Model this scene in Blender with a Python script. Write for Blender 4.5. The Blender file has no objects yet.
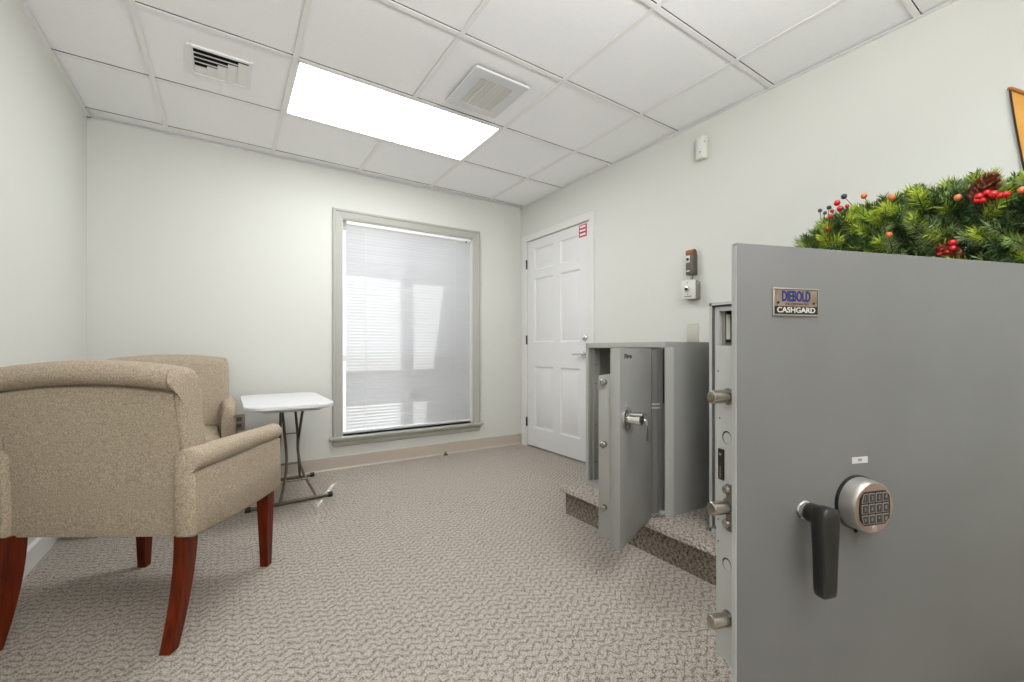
import bpy, bmesh, math, random
from mathutils import Vector, Matrix
random.seed(7)
C = bpy.context.scene.collection
PI = math.pi
R = math.radians

# ------------------------------------------------------------------ materials
def lin(c):
    out = []
    for v in c:
        v /= 255.0
        out.append(v/12.92 if v <= 0.04045 else ((v+0.055)/1.055)**2.4)
    return (*out, 1.0)

def mat(name, col, rough=0.6, metal=0.0, noise=None, bump=None, spec=0.5, col2=None, emit=None):
    """noise=(scale, detail); col2 = second colour mixed by the noise; bump=(scale, strength, distance)"""
    m = bpy.data.materials.new(name); m.use_nodes = True
    nt = m.node_tree; b = nt.nodes['Principled BSDF']
    b.inputs['Base Color'].default_value = lin(col)
    b.inputs['Roughness'].default_value = rough
    b.inputs['Metallic'].default_value = metal
    b.inputs['Specular IOR Level'].default_value = spec
    tc = nt.nodes.new('ShaderNodeTexCoord')
    if noise:
        n = nt.nodes.new('ShaderNodeTexNoise'); n.inputs['Scale'].default_value = noise[0]
        n.inputs['Detail'].default_value = noise[1]
        nt.links.new(tc.outputs['Object'], n.inputs['Vector'])
        r = nt.nodes.new('ShaderNodeValToRGB')
        r.color_ramp.elements[0].position = 0.35; r.color_ramp.elements[1].position = 0.65
        r.color_ramp.elements[0].color = lin(col); r.color_ramp.elements[1].color = lin(col2 or col)
        nt.links.new(n.outputs['Fac'], r.inputs['Fac'])
        nt.links.new(r.outputs['Color'], b.inputs['Base Color'])
    if bump:
        n2 = nt.nodes.new('ShaderNodeTexNoise'); n2.inputs['Scale'].default_value = bump[0]
        n2.inputs['Detail'].default_value = 3
        nt.links.new(tc.outputs['Object'], n2.inputs['Vector'])
        bp = nt.nodes.new('ShaderNodeBump'); bp.inputs['Strength'].default_value = bump[1]
        bp.inputs['Distance'].default_value = bump[2]
        nt.links.new(n2.outputs['Fac'], bp.inputs['Height'])
        nt.links.new(bp.outputs['Normal'], b.inputs['Normal'])
    if emit:
        b.inputs['Emission Color'].default_value = lin(emit[0]); b.inputs['Emission Strength'].default_value = emit[1]
    return m

def carpet_mat(name, c_lo, c_mid, c_hi):
    m = bpy.data.materials.new(name); m.use_nodes = True
    nt = m.node_tree; N = nt.nodes; L = nt.links; b = N['Principled BSDF']
    b.inputs['Roughness'].default_value = 0.95; b.inputs['Specular IOR Level'].default_value = 0.15
    tc = N.new('ShaderNodeTexCoord')
    dn = N.new('ShaderNodeTexNoise'); dn.inputs['Scale'].default_value = 28; dn.inputs['Detail'].default_value = 2
    L.new(tc.outputs['Object'], dn.inputs['Vector'])
    sub = N.new('ShaderNodeVectorMath'); sub.operation = 'SUBTRACT'; sub.inputs[1].default_value = (.5, .5, .5)
    L.new(dn.outputs['Color'], sub.inputs[0])
    sc = N.new('ShaderNodeVectorMath'); sc.operation = 'SCALE'; sc.inputs['Scale'].default_value = 0.03
    L.new(sub.outputs[0], sc.inputs[0])
    add = N.new('ShaderNodeVectorMath'); add.operation = 'ADD'
    L.new(tc.outputs['Object'], add.inputs[0]); L.new(sc.outputs[0], add.inputs[1])
    sep = N.new('ShaderNodeSeparateXYZ'); L.new(add.outputs[0], sep.inputs[0])
    def M(op, a, bb=None, cc=None):
        n = N.new('ShaderNodeMath'); n.operation = op
        for i, v in enumerate((a, bb, cc)):
            if v is None: continue
            if isinstance(v, (int, float)): n.inputs[i].default_value = v
            else: L.new(v, n.inputs[i])
        return n.outputs[0]
    yz = sep.outputs['Y']
    xz = M('ADD', sep.outputs['X'], sep.outputs['Z'])
    # zig-zag rows of loops running across the room
    tri = M('PINGPONG', M('MULTIPLY', xz, 1/0.056), 0.5)
    rows = M('ADD', M('MULTIPLY', yz, 1/0.033), M('MULTIPLY', tri, 1.5))
    saw = M('SUBTRACT', M('MULTIPLY', M('POWER', M('ABSOLUTE', M('SINE', M('MULTIPLY', rows, PI))), 0.45), 2.0), 1.45)
    # the ends of the dashes
    cells = M('SINE', M('MULTIPLY', xz, 2*PI/0.026))
    ridge = M('ADD', M('MULTIPLY', saw, 0.50), M('MULTIPLY', cells, 0.10))
    fine = N.new('ShaderNodeTexNoise'); fine.inputs['Scale'].default_value = 210; fine.inputs['Detail'].default_value = 2
    L.new(tc.outputs['Object'], fine.inputs['Vector'])
    fin2 = N.new('ShaderNodeTexNoise'); fin2.inputs['Scale'].default_value = 430; fin2.inputs['Detail'].default_value = 1
    L.new(tc.outputs['Object'], fin2.inputs['Vector'])
    fz = M('MULTIPLY', M('SUBTRACT', fine.outputs['Fac'], 0.5), 4.6)
    h = M('ADD', M('ADD', ridge, fz), M('MULTIPLY', M('SUBTRACT', fin2.outputs['Fac'], 0.5), 3.2))
    mr = N.new('ShaderNodeMapRange'); mr.inputs['From Min'].default_value = -1.0; mr.inputs['From Max'].default_value = 1.0
    L.new(h, mr.inputs['Value'])
    r = N.new('ShaderNodeValToRGB'); cr = r.color_ramp
    cr.elements[0].position = 0.12; cr.elements[0].color = lin(c_lo)
    cr.elements[1].position = 0.85; cr.elements[1].color = lin(c_hi)
    e = cr.elements.new(0.48); e.color = lin(c_mid)
    L.new(mr.outputs['Result'], r.inputs['Fac']); L.new(r.outputs['Color'], b.inputs['Base Color'])
    bp = N.new('ShaderNodeBump'); bp.inputs['Strength'].default_value = 0.7; bp.inputs['Distance'].default_value = 0.004
    L.new(mr.outputs['Result'], bp.inputs['Height']); L.new(bp.outputs['Normal'], b.inputs['Normal'])
    return m

def wood_mat(name, c1, c2):
    m = bpy.data.materials.new(name); m.use_nodes = True
    nt = m.node_tree; b = nt.nodes['Principled BSDF']; b.inputs['Roughness'].default_value = 0.38; b.inputs['Specular IOR Level'].default_value = .2
    tc = nt.nodes.new('ShaderNodeTexCoord'); mp = nt.nodes.new('ShaderNodeMapping')
    mp.inputs['Scale'].default_value = (40, 40, 4)
    n = nt.nodes.new('ShaderNodeTexNoise'); n.inputs['Scale'].default_value = 1.6; n.inputs['Detail'].default_value = 4
    r = nt.nodes.new('ShaderNodeValToRGB'); r.color_ramp.elements[0].color = lin(c1); r.color_ramp.elements[1].color = lin(c2)
    r.color_ramp.elements[0].position = .3; r.color_ramp.elements[1].position = .7
    nt.links.new(tc.outputs['Object'], mp.inputs[0]); nt.links.new(mp.outputs[0], n.inputs['Vector'])
    nt.links.new(n.outputs['Fac'], r.inputs['Fac']); nt.links.new(r.outputs['Color'], b.inputs['Base Color'])
    return m

def slat_mat():
    m = bpy.data.materials.new('blind_slats'); m.use_nodes = True
    nt = m.node_tree; nt.nodes.remove(nt.nodes['Principled BSDF']); out = nt.nodes['Material Output']
    d = nt.nodes.new('ShaderNodeBsdfDiffuse'); d.inputs['Color'].default_value = lin((214, 214, 216))
    t = nt.nodes.new('ShaderNodeBsdfTranslucent'); t.inputs['Color'].default_value = lin((236, 236, 240))
    mx = nt.nodes.new('ShaderNodeMixShader'); mx.inputs['Fac'].default_value = 0.42
    nt.links.new(d.outputs[0], mx.inputs[1]); nt.links.new(t.outputs[0], mx.inputs[2]); nt.links.new(mx.outputs[0], out.inputs[0])
    return m

def glass_mat():
    m = bpy.data.materials.new('window_glass'); m.use_nodes = True
    nt = m.node_tree; nt.nodes.remove(nt.nodes['Principled BSDF']); out = nt.nodes['Material Output']
    t = nt.nodes.new('ShaderNodeBsdfTransparent'); t.inputs['Color'].default_value = (0.93, 0.95, 0.95, 1)
    g = nt.nodes.new('ShaderNodeBsdfGlossy'); g.inputs['Roughness'].default_value = 0.03
    mx = nt.nodes.new('ShaderNodeMixShader')
    mx.inputs['Fac'].default_value = 0.05; nt.links.new(t.outputs[0], mx.inputs[1]); nt.links.new(g.outputs[0], mx.inputs[2])
    nt.links.new(mx.outputs[0], out.inputs[0])
    return m

M_ = {}
M_['wall'] = mat('wall_paint', (212, 213, 206), .75, bump=(180, .06, .002))
M_['ceil'] = mat('ceiling_tile', (247, 247, 248), .9, noise=(60, 4), col2=(249, 249, 250), bump=(260, .15, .002))
M_['tee'] = mat('ceiling_tee', (240, 239, 237), .55)
M_['dark'] = mat('dark_void', (12, 12, 12), .9)
M_['carpet'] = carpet_mat('carpet', (98, 90, 82), (172, 163, 152), (212, 203, 192))
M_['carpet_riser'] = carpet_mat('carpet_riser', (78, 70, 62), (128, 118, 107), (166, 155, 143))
M_['base'] = mat('taupe_cove_base', (186, 175, 161), .5)
M_['trim'] = mat('window_trim_paint', (172, 172, 163), .45)
M_['white_trim'] = mat('white_trim_paint', (222, 221, 217), .45)
M_['door'] = mat('door_paint', (222, 222, 221), .4)
M_['chrome'] = mat('chrome', (225, 225, 222), .12, 1.0)
M_['steel'] = mat('brushed_steel', (164, 158, 148), .26, 1.0, bump=(90, .1, .001))
M_['bronze_hinge'] = mat('dark_bronze', (60, 55, 48), .4, .8)
M_['fabric'] = mat('beige_tweed', (150, 136, 118), .95, noise=(240, 3), col2=(192, 177, 157), bump=(320, .5, .002), spec=.15)
M_['leg'] = wood_mat('cherry_wood', (72, 18, 2), (116, 42, 10))
M_['plastic'] = mat('white_plastic', (216, 217, 219), .4, bump=(150, .05, .001))
M_['tube'] = mat('bronze_tube', (98, 90, 78), .38, .6)
M_['rubber'] = mat('black_rubber', (26, 25, 24), .6)
M_['safe'] = mat('grey_safe_enamel', (106, 106, 104), .42, noise=(5, 2), col2=(110, 110, 108), bump=(60, .05, .001))
M_['safe2'] = mat('grey_safe_paint', (150, 150, 145), .42, noise=(5, 2), col2=(154, 154, 149), bump=(60, .05, .001))
M_['hinge_shade'] = mat('grey_in_shade', (104, 104, 99), .45)  # darker grey with the open door's shade put into the colour
M_['blank'] = mat('beige_blank_plate', (192, 190, 178), .5)
M_['lip2'] = mat('pale_grey_lip', (170, 171, 164), .4)
M_['safe_edge'] = mat('light_grey_enamel', (176, 177, 174), .4, bump=(60, .04, .001))
M_['safe_in'] = mat('safe_interior_grey', (128, 127, 118), .5)
M_['black'] = mat('black_satin', (24, 24, 20), .38)
M_['blackplate'] = mat('black_enamel', (18, 16, 15), .35)
M_['badge'] = mat('badge_bronze', (182, 164, 148), .3, .75, noise=(30, 2), col2=(156, 134, 118))
M_['badge_rim'] = mat('badge_rim', (190, 182, 172), .3, .8)
M_['blue'] = mat('badge_blue', (30, 44, 104), .35)
M_['ltext'] = mat('badge_letter_white', (206, 202, 196), .4)
M_['dial'] = mat('keypad_nickel', (182, 180, 174), .34, .85)
M_['dialface'] = mat('keypad_copper_face', (176, 150, 134), .3, .8)
M_['key'] = mat('keypad_key', (48, 46, 44), .35)
M_['keyline'] = mat('keypad_line', (150, 142, 134), .4)
M_['sticker'] = mat('sticker_paper', (190, 189, 184), .7)
M_['ink'] = mat('ink', (40, 38, 36), .7)
M_['red'] = mat('label_red', (176, 40, 62), .6)
M_['paper'] = mat('label_paper', (236, 222, 222), .7)
M_['slat'] = slat_mat()
M_['blindwhite'] = mat('blind_rail_white', (238, 238, 238), .4)
M_['glass'] = glass_mat()
M_['vinyl'] = mat('window_vinyl', (228, 228, 226), .4)
M_['lens'] = mat('light_lens', (250, 250, 248), .5, emit=((252, 253, 255), 11.3))
M_['devbox'] = mat('brown_device', (96, 86, 76), .5)
M_['copper'] = mat('bronze_cap', (128, 84, 48), .35, .7)
M_['offwhite'] = mat('offwhite_plastic', (214, 213, 205), .5)
M_['boxside'] = mat('grey_box', (146, 144, 134), .5)
M_['taupe'] = mat('taupe_plate', (150, 136, 124), .5)
M_['concrete'] = mat('outdoor_concrete', (186, 180, 170), .9, noise=(8, 4), col2=(170, 165, 156))
M_['stucco'] = mat('outdoor_stucco', (196, 192, 184), .9, noise=(20, 3), col2=(188, 184, 176))
M_['g_light'] = mat('needle_light_green', (176, 192, 58), .6, noise=(14, 2), col2=(132, 158, 46))
M_['g_dark'] = mat('needle_dark_green', (70, 98, 44), .6, noise=(14, 2), col2=(46, 72, 36))
M_['g_grey'] = mat('needle_grey_green', (140, 158, 104), .6, noise=(14, 2), col2=(104, 126, 76))
M_['twig'] = mat('brown_twig', (66, 46, 30), .8)
M_['berry'] = mat('red_berry', (176, 24, 22), .22)
M_['berry_o'] = mat('orange_berry', (206, 112, 66), .3)
M_['berry_b'] = mat('blue_black_berry', (46, 54, 58), .3)
M_['cone'] = mat('pine_cone_brown', (104, 52, 34), .6, noise=(60, 2), col2=(142, 84, 56))
M_['orange'] = mat('orange_leather', (212, 152, 62), .5, noise=(12, 3), col2=(224, 168, 78))
M_['orange_d'] = mat('orange_roll', (168, 100, 36), .5)
M_['lace'] = mat('dark_lace', (58, 32, 22), .7)

# ------------------------------------------------------------------ mesh helpers
class MB:
    def __init__(s): s.bm = bmesh.new(); s.mats = []; s.smooth = False
    def mi(s, m):
        if m not in s.mats: s.mats.append(m)
        return s.mats.index(m)
    def _tag(s, faces, m, sm=False):
        i = s.mi(m)
        for f in faces: f.material_index = i; f.smooth = sm
    def verts(s, pts): return [s.bm.verts.new(p) for p in pts]
    def box(s, lo, hi, m, bev=0, mtx=None, seg=2):
        lo = Vector(lo); hi = Vector(hi)
        t = bmesh.new(); bmesh.ops.create_cube(t, size=1)
        for v in t.verts:
            v.co = Vector((lo[i] + (v.co[i]+.5)*(hi[i]-lo[i]) for i in range(3)))
        if bev:
            bmesh.ops.bevel(t, geom=list(t.edges), offset=bev, segments=seg, profile=.5, affect='EDGES', clamp_overlap=True)
        s._merge(t, m, mtx, bool(bev))
    def _merge(s, t, m, mtx=None, sm=False):
        if mtx is not None: t.transform(mtx)
        i = s.mi(m); mp = {}
        for v in t.verts: mp[v] = s.bm.verts.new(v.co)
        for f in t.faces:
            try: nf = s.bm.faces.new([mp[v] for v in f.verts])
            except ValueError: continue
            nf.material_index = i; nf.smooth = sm or f.smooth
        t.free()
    def cyl(s, p0, p1, r0, m, r1=None, n=20, cap=True, sm=True):
        r1 = r0 if r1 is None else r1
        p0 = Vector(p0); p1 = Vector(p1); d = (p1-p0).normalized()
        a = d.orthogonal().normalized(); b = d.cross(a)
        A = s.verts([p0+(a*math.cos(2*PI*k/n)+b*math.sin(2*PI*k/n))*r0 for k in range(n)])
        B = s.verts([p1+(a*math.cos(2*PI*k/n)+b*math.sin(2*PI*k/n))*r1 for k in range(n)])
        fs = [s.bm.faces.new((A[k], A[(k+1) % n], B[(k+1) % n], B[k])) for k in range(n)]
        s._tag(fs, m, sm)
        if cap: s._tag([s.bm.faces.new(A[::-1]), s.bm.faces.new(B)], m)
    def lathe(s, p0, axis, prof, m, n=28, start_cap=True, end_cap=True):
        """prof = [(distance along axis, radius)]"""
        p0 = Vector(p0); d = Vector(axis).normalized(); a = d.orthogonal().normalized(); b = d.cross(a)
        rings = [s.verts([p0+d*h+(a*math.cos(2*PI*k/n)+b*math.sin(2*PI*k/n))*max(r, 1e-4) for k in range(n)]) for h, r in prof]
        s.rings(rings, m, start_cap, end_cap)
    def rings(s, rings, m, c0=True, c1=True, sm=True):
        n = len(rings[0]); fs = []
        for A, B in zip(rings, rings[1:]):
            for k in range(n): fs.append(s.bm.faces.new((A[k], A[(k+1) % n], B[(k+1) % n], B[k])))
        s._tag(fs, m, sm)
        caps = []
        if c0: caps.append(s.bm.faces.new(rings[0][::-1]))
        if c1: caps.append(s.bm.faces.new(rings[-1]))
        s._tag(caps, m, False)
    def loft(s, ringpts, m, c0=True, c1=True, sm=True): s.rings([s.verts(r) for r in ringpts], m, c0, c1, sm)
    def tube(s, path, r, m, n=10, cap=True):
        P = [Vector(p) for p in path]; rings = []; a = None
        for i, p in enumerate(P):
            d = ((P[min(i+1, len(P)-1)]-P[max(i-1, 0)])).normalized()
            a = d.orthogonal().normalized() if a is None else (a-d*a.dot(d)).normalized()
            b = d.cross(a); rr = r[i] if isinstance(r, (list, tuple)) else r
            rings.append(s.verts([p+(a*math.cos(2*PI*k/n)+b*math.sin(2*PI*k/n))*rr for k in range(n)]))
        s.rings(rings, m, cap, cap)
    def prism(s, poly, axis, lo, hi, m, sm=False, bev=0):
        """poly = 2-D points in the two other axes (order x,y,z without axis)"""
        t = bmesh.new()
        def p3(p, h):
            q = list(p); q.insert(axis, h); return Vector(q)
        A = [t.verts.new(p3(p, lo)) for p in poly]; B = [t.verts.new(p3(p, hi)) for p in poly]
        n = len(poly)
        for k in range(n): t.faces.new((A[k], A[(k+1) % n], B[(k+1) % n], B[k]))
        t.faces.new(A[::-1]); t.faces.new(B)
        bmesh.ops.recalc_face_normals(t, faces=t.faces)
        if bev: bmesh.ops.bevel(t, geom=list(t.edges), offset=bev, segments=2, profile=.5, affect='EDGES', clamp_overlap=True)
        s._merge(t, m, None, sm)
    def ball(s, c, r, m, n=12):
        t = bmesh.new(); bmesh.ops.create_uvsphere(t, u_segments=n, v_segments=max(6, n//2+2), radius=r)
        s._merge(t, m, Matrix.Translation(Vector(c)), True)
    def text(s, body, size, m, mtx, ext=.0006, align='CENTER', sx=1.0, bold=0.0):
        cu = bpy.data.curves.new('lettering', 'FONT'); cu.body = body; cu.size = size; cu.extrude = ext; cu.offset = size*bold
        cu.align_x = align; cu.align_y = 'CENTER'; cu.resolution_u = 3
        o = bpy.data.objects.new('lettering', cu); C.objects.link(o)
        bpy.context.view_layer.update()
        me = bpy.data.meshes.new_from_object(o.evaluated_get(bpy.context.evaluated_depsgraph_get()))
        t = bmesh.new(); t.from_mesh(me)
        t.transform(Matrix.Diagonal((sx, 1, 1, 1)))
        s._merge(t, m, mtx)
        bpy.data.objects.remove(o); bpy.data.curves.remove(cu); bpy.data.meshes.remove(me)
    def build(s, name, parent=None, angle=35, recalc=True, label=None):
        if recalc: bmesh.ops.recalc_face_normals(s.bm, faces=s.bm.faces)
        me = bpy.data.meshes.new(name); s.bm.to_mesh(me); s.bm.free()
        for m in s.mats: me.materials.append(m)
        try: me.set_sharp_from_angle(angle=R(angle))
        except Exception: pass
        o = bpy.data.objects.new(name, me); C.objects.link(o)
        if parent: o.parent = parent
        if label: o['label'] = label
        return o

def tag(o, label=None, cat=None, group=None, kind=None):
    if label: o['label'] = label
    if cat: o['category'] = cat
    if group: o['group'] = group
    if kind: o['kind'] = kind
    return o
def thing(name, label, cat, loc=(0, 0, 0), rz=0, group=None):
    o = bpy.data.objects.new(name, None); C.objects.link(o); o.empty_display_size = .1
    o.location = loc; o.rotation_euler = (0, 0, rz)
    return tag(o, label, cat, group)
def struct(o, label=None): o['kind'] = 'structure'; (label and o.__setitem__('label', label)); return o
def copy_tree(o, parent=None):
    c = o.copy(); C.objects.link(c)
    if parent: c.parent = parent
    for ch in list(o.children): copy_tree(ch, c)
    return c

# ------------------------------------------------------------------ room dimensions (metres, camera above the origin)
XL, XR = -.719, 2.501
YF = -3.3
H = 2.416
def yb(x): return 3.687 - .021*(x - XR)          # inner face of the far wall (slightly out of square)
ROT_B = math.atan(-.021)
WT = .16
T = .6096
GX, GY = -.327, 3.023

# floor
b = MB(); b.box((XL-.2, YF-.2, -.1), (XR+.2, 3.95, 0), M_['carpet']); struct(b.build('floor'))
# walls
b = MB(); b.box((XL-WT, YF-WT, 0), (XL, 3.9, 2.6), M_['wall']); struct(b.build('wall_left'))
b = MB(); b.box((XL, YF-WT, 0), (XR, YF, 2.6), M_['wall']); struct(b.build('wall_front'))
# far wall with the window opening, built in its own frame: local x along the wall, y = outward
BACK = Matrix.Translation((XR, 3.687, 0)) @ Matrix.Rotation(ROT_B, 4, 'Z')
wx0, wx1, wz0, wz1 = .774-XR, 1.950-XR, .262, 2.03
b = MB()
for lo, hi in (((XL-XR-.05, 0, 0), (wx0, WT, 2.6)), ((wx1, 0, 0), (.2, WT, 2.6)), ((wx0, 0, 0), (wx1, WT, wz0)), ((wx0, 0, wz1), (wx1, WT, 2.6))):
    b.box(lo, hi, M_['wall'], mtx=BACK)
struct(b.build('wall_back'))
# right wall with the door opening
dy0, dy1, dz1 = 2.662, 3.563, 2.045
b = MB()
for lo, hi in (((XR, YF-WT, 0), (XR+WT, dy0, 2.6)), ((XR, dy1, 0), (XR+WT, 3.9, 2.6)), ((XR, dy0, dz1), (XR+WT, dy1, 2.6))):
    b.box(lo, hi, M_['wall'])
struct(b.build('wall_right'))

# ceiling: lay-in tiles over a tee grid
xs = [XL] + [GX + T*k for k in range(0, 5)] + [XR]
ys = sorted([GY + T] + [GY - T*k for k in range(0, 11) if GY - T*k > YF+.05]) 
ys = [YF] + ys + [3.80]
b = MB()
troffers = [(1, GY-T)]
for i in range(len(xs)-1):
    for j in range(len(ys)-1):
        x0, x1, y0, y1 = xs[i], xs[i+1], ys[j], ys[j+1]
        if i in (2, 3) and abs(y1 - GY) < .01: continue      # the light sits here
        b.box((x0+.005, y0+.005, H+.006), (x1-.005, y1-(.0150 if y1 < 3.7 else .005), H+.02), M_['ceil'])
b.box((XL-.1, YF-.1, H+.1), (XR+.1, 3.9, H+.2), M_['dark'])
struct(b.build('ceiling'))
b = MB()
for y in ys[1:-1]:
    b.box((XL, y-.012, H), (XR, y+.012, H+.003), M_['tee']); b.box((XL, y-.0015, H+.003), (XR, y+.0015, H+.05), M_['dark'])
for x in xs[1:-1]:
    segs = [(YF, 3.8)]
    if abs(x-(GX+2*T)) < .01: segs = [(YF, GY-T), (GY, 3.8)]
    for a0, a1 in segs:
        b.box((x-.012, a0, H-.0004), (x+.012, a1, H+.0028), M_['tee']); b.box((x-.0015, a0, H+.003), (x+.0015, a1, H+.05), M_['dark'])
struct(b.build('trim_1'), 'white ceiling grid')
# wall angle round the edge of the ceiling
b = MB()
b.box((XL, YF, H-.004), (XL+.022, 3.76, H-.001), M_['tee']); b.box((XR-.022, YF, H-.004), (XR, 3.69, H-.001), M_['tee'])
b.box((XL-XR, -.022, H-.004), (0, 0, H-.001), M_['tee'], mtx=BACK)
struct(b.build('trim_2'), 'white wall angle along the ceiling edge')

# cove base
b = MB()
b.prism([(0, 0), (-.016, 0), (-.007, .012), (-.006, .100), (0, .103)], 0, XL-XR, 0, M_['base'])
o = b.build('baseboard_back'); o.matrix_world = BACK; struct(o)
b = MB(); b.prism([(XL, 0), (XL+.012, 0), (XL+.012, .095), (XL, .105)], 1, YF, 3.75, M_['white_trim']); struct(b.build('baseboard_left'))
b = MB(); b.prism([(XR, 0), (XR-.016, 0), (XR-.006, .012), (XR-.006, .103), (XR, .103)], 1, 3.645, 3.69, M_['base'])
b.prism([(XR, 0), (XR-.016, 0), (XR-.006, .012), (XR-.006, .103), (XR, .103)], 1, 2.0, 2.598, M_['base'])
struct(b.build('baseboard_right'))

# ------------------------------------------------------------------ window
win = bpy.data.objects.new('window_1', None); C.objects.link(win); win.matrix_world = BACK; struct(win, 'tall window with pale putty casing in the far wall')
b = MB()
cw = .072
prof = [(0, 0), (0, -.010), (.008, -.013), (cw-.022, -.017), (cw-.016, -.024), (cw-.002, -.024), (cw, -.021), (cw, 0)]   # (from opening outward, depth)
def casing(b, x0, x1, z0, z1, prof, m, sill=False):
    # mitred casing on three sides
    for side in ('L', 'R', 'T'):
        A, B = [], []
        for d, y in prof:
            if side == 'L': A.append((x0-d, y, z0)); B.append((x0-d, y, z1+d))
            if side == 'R': A.append((x1+d, y, z0)); B.append((x1+d, y, z1+d))
            if side == 'T': A.append((x0-d, y, z1+d)); B.append((x1+d, y, z1+d))
        b.loft([A, B], m, sm=False)
casing(b, wx0, wx1, wz0, wz1, prof, M_['trim']); b.build('window_casing', win)
b = MB()
b.box((wx0-.098, -.052, wz0-.022), (wx1+.098, .0, wz0), M_['trim'], .006)
b.box((wx0, 0, wz0-.022), (wx1, .10, wz0), M_['trim'])
b.prism([(0, wz0-.022), (-.040, wz0-.022), (-.034, wz0-.036), (-.020, wz0-.046), (-.016, wz0-.075), (-.010, wz0-.080), (0, wz0-.080)], 0, wx0-.070, wx1+.070, M_['trim'])
b.build('window_sill', win)
b = MB()      # painted reveals
b.box((wx0-.002, 0, wz0), (wx0+.006, WT, wz1), M_['white_trim']); b.box((wx1-.006, 0, wz0), (wx1+.002, WT, wz1), M_['white_trim'])
b.box((wx0, 0, wz1-.006), (wx1, WT, wz1+.002), M_['white_trim'])
b.build('window_jamb', win)
b = MB()      # vinyl frame with one mullion and one deep transom bar
fy0, fy1 = .085, .15
fx0, fx1, fz0, fz1 = wx0+.006, wx1-.006, wz0, wz1-.006
b.box((fx0, fy0, fz0), (fx0+.018, fy1, fz1), M_['vinyl']); b.box((fx1-.045, fy0, fz0), (fx1, fy1, fz1), M_['vinyl'])
b.box((fx0, fy0, fz0), (fx1, fy1, fz0+.02), M_['vinyl']); b.box((fx0, fy0, fz1-.045), (fx1, fy1, fz1), M_['vinyl'])
mx = 1.372-XR
b.box((mx-.03, .10, fz0), (mx+.03, .24, fz1), M_['vinyl']); b.box((fx0, .10, .868), (fx1, .23, .918), M_['vinyl'])
b.build('window_frame', win)
b = MB()
b.box((fx0+.018, .118, fz0+.02), (mx-.03, .122, .868), M_['glass']); b.box((mx+.03, .118, fz0+.02), (fx1-.045, .122, .868), M_['glass'])
b.box((fx0+.018, .118, .918), (mx-.03, .122, fz1-.045), M_['glass']); b.box((mx+.03, .118, .918), (fx1-.045, .122, fz1-.045), M_['glass'])
b.build('window_glass', win)

# mini blind, hung inside the opening
bl = thing('window_blind', 'closed white mini blind hanging in the tall window', 'window blind'); bl.matrix_world = BACK
bx0, bx1 = wx0+.036, wx1-.012
b = MB(); b.box((bx0, .011, wz1-.036), (bx1, .049, wz1-.008), M_['blindwhite'], .002); b.build('headrail', bl)
b = MB()
n = 66; zt = wz1-.046; zb = wz0+.050
for i in range(n):
    z = zt - (zt-zb)*i/(n-1); tl = R(72 + random.uniform(-2.5, 2.5)); w2 = .0148; dz = random.uniform(-.0006, .0006)
    skew = random.uniform(-.0012, .0012)
    pts = []
    for k in range(4):
        s_ = (k/3*2-1)*w2; cr = .0016*(1-(k/3*2-1)**2)
        # top edge of each slat leans to the room, closed
        pts.append((.030 - s_*math.cos(tl) - cr*math.sin(tl), z + s_*math.sin(tl) - cr*math.cos(tl)))
    A = b.verts([(bx0, y, zz+dz-skew) for y, zz in pts]); B = b.verts([(bx1, y, zz+dz+skew) for y, zz in pts])
    b._tag([b.bm.faces.new((A[k], A[k+1], B[k+1], B[k])) for k in range(3)], M_['slat'], True)
b.build('slats', bl, recalc=False)
b = MB(); b.box((bx0, .019, wz0+.020), (bx1, .041, wz0+.034), M_['blindwhite'], .003); b.build('bottom_rail', bl)
for fx in (.135, .86):
    x = bx0 + (bx1-bx0)*fx
    b = MB(); b.cyl((x, .014, wz1-.03), (x, .014, wz0+.03), .0012, M_['blindwhite'], n=6); b.cyl((x, .046, wz1-.03), (x, .046, wz0+.03), .0012, M_['blindwhite'], n=6)
    b.build('ladder_cord', bl)
b = MB(); x = bx1-.05; b.box((x-.006, .004, wz1-.046), (x+.006, .012, wz1-.034), M_['black'], .002); b.build('cord_lock', bl, label='small black cord lock')

# outdoors: sunlit paving, an eave that shades the top of the window and an added slab whose raking edge shades the blind
b = MB(); b.box((-6, 3.95, -.35), (9, 14, -.15), M_['concrete']); struct(b.build('ground_outside'))
b = MB(); b.box((-2.5, 3.84, 2.60), (5, 4.30, 2.78), M_['stucco']); struct(b.build('roof_eave'))
b = MB(); b.prism([(1.86, 2.40), (1.60, .70), (1.55, -.2), (3.2, -.2), (3.2, 2.40)], 1, 4.14, 4.20, M_['stucco']); struct(b.build('shade_slab'))

# ------------------------------------------------------------------ entry door in the right wall
door = bpy.data.objects.new('door_1', None); C.objects.link(door); struct(door, 'white six panel door in the right wall')
sx = XR + .004
dl, dr = 2.668, 3.560
b = MB()
b.box((sx+.012, dl, .012), (sx+.045, dr, 2.040), M_['door'])
pans_y = [(2.785, 3.052), (3.155, 3.450)]
pans_z = [(.195, .80), (1.035, 1.660), (1.745, 1.955)]
ybr = [dl, 2.785, 3.052, 3.155, 3.450, dr]; zbr = [.012, .195, .80, 1.035, 1.660, 1.745, 1.955, 2.040]
def panel(y0, y1, z0, z1):
    # sticking slopes in, then a raised field
    steps = [(0, 0), (.012, .009), (.030, .009), (.045, .003)]
    rings = []
    for o_, d in steps:
        rings.append(b.verts([(sx+d, y0+o_, z0+o_), (sx+d, y1-o_, z0+o_), (sx+d, y1-o_, z1-o_), (sx+d, y0+o_, z1-o_)]))
    b.rings(rings, M_['door'], False, True, False)
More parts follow.
